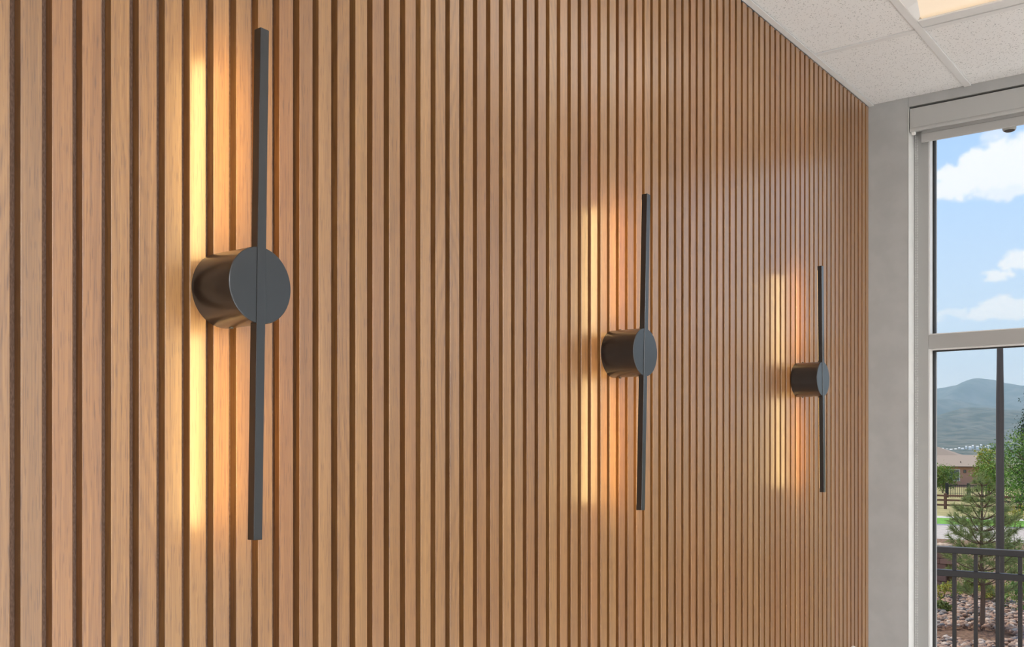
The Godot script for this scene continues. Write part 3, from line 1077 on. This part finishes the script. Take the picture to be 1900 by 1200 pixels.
func build_block_wall():
	# low retaining wall of split-face blocks, left of the pine
	var t := thing("block_wall", "low retaining wall of brown blocks left of the pine", "wall", Vector3(-3.66, -1.02, -20.0))
	var mats := []
	for c in [[0.26, 0.145, 0.105], [0.22, 0.12, 0.09], [0.30, 0.175, 0.13], [0.24, 0.14, 0.11]]:
		mats.append(mat("split_block", lin(c[0], c[1], c[2]), 0.9, 0.0, 0.2))
	var whole := box_mesh(Vector3(-0.205, 0.004, -0.15), Vector3(-0.003, 0.106, 0.0), 0.006)
	var r := RandomNumberGenerator.new()
	r.seed = 71
	for row in 6:
		for k in 15:
			var x := -0.205 * k - (0.10 if row % 2 else 0.0)
			part("block", whole, mats[r.randi() % 4], t, Vector3(x, row * 0.108, r.randf_range(-0.008, 0.008)))
	part("fill", box_mesh(Vector3(-3.2, 0.0, -0.30), Vector3(-0.02, 0.64, -0.13)), M.soil, t)
	var b1 := part("boulder", lumpy(Vector3(0.30, 0.17, 0.26), 81), M.boulder, self, Vector3(-3.84, -0.29, -20.14))
	tag(b1, "flat tan boulder on the block wall, nearer the pine", "boulder", "boulders on the block wall")
	var b2 := part("boulder", lumpy(Vector3(0.42, 0.20, 0.26), 82), M.boulder, self, Vector3(-4.22, -0.28, -20.14))
	tag(b2, "larger tan boulder on the block wall beside the window frame", "boulder", "boulders on the block wall")

func build_house():
	# single-storey stucco house with a hipped shingle roof, about 150 m off
	var t := thing("house", "pinkish stucco house with a tan shingle roof beyond the fences", "house", Vector3(-36.4, -3.55, -155.0))
	part("wall", box_mesh(Vector3(-9, 0, -9), Vector3(3.5, 3.15, 0)), M.stucco, t)
	var st := st_new()
	var e := 0.45
	var lo := [Vector3(-9 - e, 3.1, e), Vector3(3.5 + e, 3.1, e), Vector3(3.5 + e, 3.1, -9 - e), Vector3(-9 - e, 3.1, -9 - e)]
	var a := Vector3(-4.8, 4.75, -4.5)
	var b := Vector3(2.2, 4.75, -4.5)
	quad(st, lo[0], lo[1], b, a)
	tri(st, lo[1], lo[2], b)
	quad(st, lo[2], lo[3], a, b)
	tri(st, lo[3], lo[0], a)
	quad(st, lo[0], lo[3], lo[2], lo[1])
	part("roof", st.commit(), M.shingles, t)
	# higher roof of the back wing, falling to the right
	var sw := st_new()
	var w0 := Vector3(-10.0, 4.0, -3.4)
	var w1 := Vector3(1.4, 4.0, -3.4)
	var w2 := Vector3(1.4, 4.0, -9.2)
	var w3 := Vector3(-10.0, 4.0, -9.2)
	var k0 := Vector3(-9.0, 6.05, -6.2)
	var k1 := Vector3(-3.9, 6.05, -6.2)
	quad(sw, w0, w1, k1, k0)
	tri(sw, w1, w2, k1)
	quad(sw, w2, w3, k0, k1)
	tri(sw, w3, w0, k0)
	part("wing_roof", sw.commit(), M.shingles, t)
	part("fascia_board", box_mesh(Vector3(-3.0, 2.98, e - 0.02), Vector3(3.5 + e, 3.12, e + 0.04)), M.trim_dark, t)
	var win := part("window", box_mesh(Vector3(-0.9, 0.98, -0.02), Vector3(0.95, 2.70, 0.05)), M.white_trim, t)
	part("pane", box_mesh(Vector3(-0.8, 1.62, 0.03), Vector3(0.85, 2.60, 0.07)), M.house_glass, win)
	part("pane", box_mesh(Vector3(-0.8, 1.08, 0.03), Vector3(0.85, 1.54, 0.07)), M.house_glass, win)
	var w_b := part("window", box_mesh(Vector3(1.4, 2.16, -0.02), Vector3(1.78, 2.62, 0.04)), M.trim_dark, t)
	part("pane", box_mesh(Vector3(1.46, 2.22, 0.02), Vector3(1.72, 2.56, 0.06)), M.house_glass, w_b)
	part("roof_vent", box_mesh(Vector3(0.7, 3.5, -1.2), Vector3(0.8, 3.85, -1.1)), M.trim_dark, t)

func build_fences():
	var t := thing("split_rail_fence", "brown wooden rail fence across the dry meadow", "fence", Vector3(-17.67, -2.47, -75.7))
	var post := box_mesh(Vector3(-0.09, -0.1, -0.08), Vector3(0.09, 1.10, 0.08), 0.01)
	for k in range(-4, 9):
		part("post", post, M.fence_wood, t, Vector3(k * 2.4, 0, 0))
	for k in range(-4, 8):
		for y in [0.22, 0.56, 0.88]:
			part("rail", box_mesh(Vector3(k * 2.4, y, -0.04), Vector3(k * 2.4 + 2.4, y + 0.13, 0.04), 0.01), M.fence_wood, t)
	var g := thing("iron_fence", "black iron picket fence in front of the pinkish house", "fence", Vector3(-23.6, -2.75, -100.0))
	for x in [0.0, 1.9]:
		part("post", box_mesh(Vector3(x - 0.12, 0, -0.1), Vector3(x + 0.12, 1.45, 0.1), 0.01), M.black_iron, g)
	for x in [3.4, 4.9, 6.4]:
		part("post", box_mesh(Vector3(x - 0.06, 0, -0.06), Vector3(x + 0.06, 1.40, 0.06), 0.01), M.black_iron, g)
	for y in [0.25, 1.2]:
		part("rail", box_mesh(Vector3(0, y, -0.025), Vector3(6.4, y + 0.08, 0.025)), M.black_iron, g)
	var pk := box_mesh(Vector3(-0.018, 0.1, -0.018), Vector3(0.018, 1.3, 0.018))
	for k in 39:
		part("picket", pk, M.black_iron, g, Vector3(0.15 + k * 0.16, 0, 0))

func build_pine():
	var t := thing("pine_tree", "young pine with open branches growing in the cobbles", "tree", Vector3(-2.153, land(15.5), -15.5))
	var r := RandomNumberGenerator.new()
	r.seed = 91
	var st := st_new()
	add_tube(st, [Vector3(0, -0.05, 0), Vector3(0.015, 0.5, 0), Vector3(-0.01, 1.1, 0.01), Vector3(0.0, 1.7, 0), Vector3(0.0, 2.10, 0)], [0.037, 0.031, 0.023, 0.014, 0.007], 10)
	part("trunk", st.commit(), M.bark, t)
	var whorls := [[0.42, 0.44, 4], [0.62, 0.58, 5], [0.82, 0.60, 6], [1.02, 0.56, 6], [1.20, 0.52, 7], [1.38, 0.46, 7], [1.55, 0.38, 6], [1.72, 0.30, 6], [1.88, 0.21, 5], [2.03, 0.12, 4]]
	for w in whorls:
		var off := r.randf_range(0, TAU)
		for k in w[2]:
			var az: float = off + TAU * k / w[2] + r.randf_range(-0.3, 0.3)
			var len: float = w[1] * r.randf_range(0.75, 1.12)
			var out := Vector3(cos(az), 0, sin(az))
			var pts := []
			var rad := []
			for i in 6:
				var u := i / 5.0
				pts.append(Vector3(0, w[0], 0) + out * len * u + Vector3(0, len * (0.10 * u + 0.42 * u * u), 0))
				rad.append(lerpf(0.011, 0.004, u))
			var bs := st_new()
			add_tube(bs, pts, rad, 6)
			var br := part("branch", bs.commit(), M.bark, t)
			var ns := st_new()
			var tips := [[pts[3], pts[5], 46]]
			for side in [-1.0, 1.0]:
				if len > 0.25:
					var p0: Vector3 = pts[3]
					var sd := (out.rotated(Vector3.UP, side * 0.8) + Vector3(0, 0.55, 0)).normalized()
					tips.append([p0, p0 + sd * len * r.randf_range(0.30, 0.42), 34])
					if len > 0.42:
						var p1: Vector3 = pts[2]
						tips.append([p1, p1 + sd.rotated(Vector3.UP, side * 0.3) * len * 0.32, 28])
			for tip in tips:
				needles(ns, tip[0], tip[1], tip[2], r)
			part("needles", ns.commit(), M.leaves, br)
	var top := st_new()
	needles(top, Vector3(0, 1.92, 0), Vector3(0, 2.2, 0), 70, r)
	part("leader_needles", top.commit(), M.leaves, t)

func needles(st: SurfaceTool, a: Vector3, b: Vector3, count: int, r: RandomNumberGenerator):
	var d := (b - a).normalized()
	var u := d.cross(Vector3(0.3, 0.2, 0.9)).normalized()
	var v := d.cross(u)
	for i in int(count * 2.2):
		var s := sqrt(r.randf())
		var p := a.lerp(b, s)
		var t := r.randf_range(0, TAU)
		var q := (d * r.randf_range(0.5, 1.3) + u * cos(t) + v * sin(t)).normalized()
		var len := r.randf_range(0.07, 0.115)
		var w := q.cross(Vector3(cos(t * 3.0), 0.4, sin(t * 3.0))).normalized() * 0.0030
		var k := r.randf_range(0.75, 1.25)
		st.set_color(Color(0.24 * k, 0.30 * k, 0.115 * k))
		tri(st, p - w, p + w, p + q * len)

# crown of leaves gathered in clumps inside an ellipsoid
func crown(st: SurfaceTool, c: Vector3, size: Vector3, clumps: int, per: int, leaf: float, cols: Array, r: RandomNumberGenerator, taper := 0.0):
	for k in clumps:
		var d := Vector3(r.randfn(), r.randfn(), r.randfn()).normalized()
		var rad := pow(r.randf(), 0.45)
		var m := d * rad * size / 2.0
		if taper > 0.0:
			var f := clampf(0.5 - m.y / size.y, 0.02, 1.0)
			m.x *= lerpf(1.0, f, taper) * 1.2
			m.z *= lerpf(1.0, f, taper) * 1.2
		var cc: Color = cols[r.randi() % cols.size()]
		var cr: float = minf(size.x, size.y) * 0.13
		for i in per:
			var p := c + m + Vector3(r.randfn(), r.randfn() * 0.8, r.randfn()) * cr * 0.6
			var n := (Vector3(r.randfn(), r.randfn() + 0.8, r.randfn())).normalized()
			var u := n.cross(Vector3(r.randfn(), r.randfn(), r.randfn())).normalized() * leaf * r.randf_range(0.7, 1.3)
			var v := n.cross(u) * 0.45
			var kk := r.randf_range(0.72, 1.28)
			st.set_color(Color(cc.r * kk, cc.g * kk, cc.b * kk))
			quad(st, p - u * 0.5, p - v * 0.5 + n * leaf * 0.06, p + u * 0.5, p + v * 0.5 + n * leaf * 0.06)

func tree(called: String, label: String, base: Vector3, height: float, size: Vector3, crown_y: float, clumps: int, per: int, leaf: float, cols: Array, sd: int, taper := 0.0, group := ""):
	var r := RandomNumberGenerator.new()
	r.seed = sd
	var t := thing(called, label, "tree" if height > 1.6 else "shrub", base, 0.0, group)
	var tr := height * 0.022
	var st := st_new()
	add_tube(st, [Vector3(0, -0.1, 0), Vector3(tr, height * 0.4, 0), Vector3(0, height * 0.88, 0)], [tr, tr * 0.75, tr * 0.25], 8)
	part("trunk" if height > 1.6 else "stem", st.commit(), M.bark, t)
	if height > 1.6 and taper == 0.0:
		for k in 7:
			var bs := st_new()
			var az := r.randf_range(0, TAU)
			var y0 := height * r.randf_range(0.28, 0.6)
			var end := Vector3(cos(az) * size.x * 0.36, y0 + height * 0.28, sin(az) * size.z * 0.36)
			add_tube(bs, [Vector3(0, y0, 0), Vector3(0, y0, 0).lerp(end, 0.5) + Vector3(0, 0.03 * height, 0), end], [tr * 0.5, tr * 0.35, tr * 0.12], 6)
			part("branch", bs.commit(), M.bark, t)
	var fs := st_new()
	crown(fs, Vector3(0, crown_y, 0), size, clumps, per, leaf, cols, r, taper)
	part("foliage", fs.commit(), M.leaves, t)

func build_trees():
	var green := [Color(0.10, 0.20, 0.04), Color(0.15, 0.26, 0.05), Color(0.07, 0.15, 0.03), Color(0.20, 0.30, 0.07)]
	var lime := [Color(0.24, 0.30, 0.05), Color(0.34, 0.33, 0.05), Color(0.17, 0.25, 0.05), Color(0.42, 0.36, 0.06)]
	var dark := [Color(0.025, 0.06, 0.03), Color(0.04, 0.085, 0.04), Color(0.02, 0.045, 0.025)]
	var olive := [Color(0.17, 0.22, 0.06), Color(0.25, 0.28, 0.08), Color(0.13, 0.18, 0.05)]
	tree("leafy_tree", "broad green leafy tree right of the dark post", Vector3(-6.6, land(45), -45.0), 4.0, Vector3(2.9, 3.7, 2.9), 2.15, 210, 34, 0.11, green, 101)
	tree("leafy_tree", "yellow-green tree rising behind the pine", Vector3(-22.1, land(110), -110.0), 5.2, Vector3(3.0, 5.2, 3.0), 2.75, 120, 26, 0.24, lime, 102)
	tree("leafy_tree", "rounded green tree hiding the left part of the pinkish house", Vector3(-29.0, land(120), -120.0), 3.1, Vector3(3.0, 3.0, 2.8), 1.75, 100, 26, 0.22, [green[1], lime[0], lime[2], green[0]], 103)
	tree("leafy_tree", "green tree filling the gap between the post and the yellow-green tree", Vector3(-15.2, land(80), -80.0), 4.6, Vector3(2.6, 4.2, 2.6), 2.5, 110, 28, 0.17, [green[0], green[1], lime[2]], 104)
	tree("spruce_tree", "tall dark spruce behind the broad leafy tree", Vector3(-10.9, land(70), -70.0), 8.6, Vector3(3.0, 8.4, 3.0), 4.4, 300, 30, 0.16, dark, 105, 0.92)
	tree("dark_shrub", "dark evergreen shrub under the broad leafy tree", Vector3(-12.3, land(72.5), -72.5), 1.2, Vector3(1.7, 1.15, 1.4), 0.58, 60, 30, 0.08, dark, 107)
	tree("bright_shrub", "bright yellow-green shrub by the pavement right of the post", Vector3(-6.2, land(39), -39.0), 0.8, Vector3(1.1, 0.75, 1.0), 0.4, 50, 30, 0.06, lime, 108)
	tree("bright_shrub", "small lime shrub by the pavement beside the dark post", Vector3(-6.95, land(40.5), -40.5), 0.7, Vector3(0.8, 0.65, 0.8), 0.34, 40, 26, 0.06, [lime[0], green[3]], 109)
	# low plants of the bed: [x, distance, width, height, which]
	var bed := [[-3.34, 18.2, 0.55, 0.36, 1, "yellow-green low shrub at the foot of the block wall"],
		[-2.96, 16.6, 0.28, 0.2, 2, "small olive tuft among the cobbles under the block wall"],
		[-3.06, 19.0, 0.5, 0.42, 2, "olive low shrub between the block wall and the pine"],
		[-3.30, 20.2, 0.7, 0.5, 2, "olive shrub behind the pine beside the end of the block wall"],
		[-2.60, 18.3, 0.5, 0.4, 1, "yellowish low shrub just behind the pine trunk"],
		[-2.30, 19.1, 0.7, 0.6, 2, "olive shrub behind the railing right of the pine trunk"],
		[-2.02, 17.4, 0.6, 0.5, 0, "green low shrub at the right end of the cobbles"],
		[-2.62, 21.0, 0.9, 0.7, 0, "green shrub in the bed right of the dark post"],
		[-3.13, 22.4, 0.9, 0.6, 2, "olive shrub in the bed behind the dark post"],
		[-3.55, 25.0, 1.1, 0.8, 0, "green shrub at the back of the bed towards the road"],
		[-4.34, 25.5, 0.9, 0.5, 2, "olive shrub at the back of the bed behind the pine"],
		[-2.95, 26.5, 1.0, 0.7, 1, "yellow-green shrub at the back of the bed under the leafy tree"]]
	var pal := [green, lime, olive]
	for i in bed.size():
		var b: Array = bed[i]
		tree("low_shrub", b[5], Vector3(b[0], land(b[1]), -b[1]), b[3], Vector3(b[2], b[3], b[2]), b[3] * 0.5, 34, 30, 0.045, pal[b[4]], 120 + i, 0.0, "low shrubs in the planting bed")

func build_far_houses():
	var spots := [[-704, 11.5, 5, 2795], [-693, 9.5, 4, 2825], [-683, 9.0, 6, 2790], [-672, 10.0, 5, 2815], [-663, 13.5, 4, 2840], [-655, 11.5, 6, 2800], [-646, 17.0, 4, 2835], [-637, 15.0, 6, 2795], [-630, 19.0, 4, 2850], [-619, 16.5, 6, 2800], [-610, 21.0, 4, 2840], [-602, 16.0, 5, 2800], [-592, 18.5, 6, 2830]]
	var nth := ["first", "second", "third", "fourth", "fifth", "sixth", "seventh", "eighth", "ninth", "tenth", "eleventh", "twelfth", "last"]
	for k in spots.size():
		var s: Array = spots[k]
		var st := st_new()
		var w: float = s[2]
		var h := 3.2
		add_box(st, Vector3(-w / 2, -8.0, -3), Vector3(w / 2, h, 3))
		quad(st, Vector3(-w / 2 - 0.4, h, 3.4), Vector3(w / 2 + 0.4, h, 3.4), Vector3(w / 2 + 0.4, h + 1.8, 0), Vector3(-w / 2 - 0.4, h + 1.8, 0))
		quad(st, Vector3(-w / 2 - 0.4, h + 1.8, 0), Vector3(w / 2 + 0.4, h + 1.8, 0), Vector3(w / 2 + 0.4, h, -3.4), Vector3(-w / 2 - 0.4, h, -3.4))
		tri(st, Vector3(w / 2, h, 3), Vector3(w / 2, h, -3), Vector3(w / 2, h + 1.7, 0))
		tri(st, Vector3(-w / 2, h, -3), Vector3(-w / 2, h, 3), Vector3(-w / 2, h + 1.7, 0))
		var o := part("far_house", st.commit(), M.far_white, self, Vector3(s[0] * s[3] / 2800.0, s[1] - 2.0, -s[3]))
		tag(o, "tiny white house on the far hillside, %s of the row from the left" % nth[k], "house", "white houses on the far hillside")
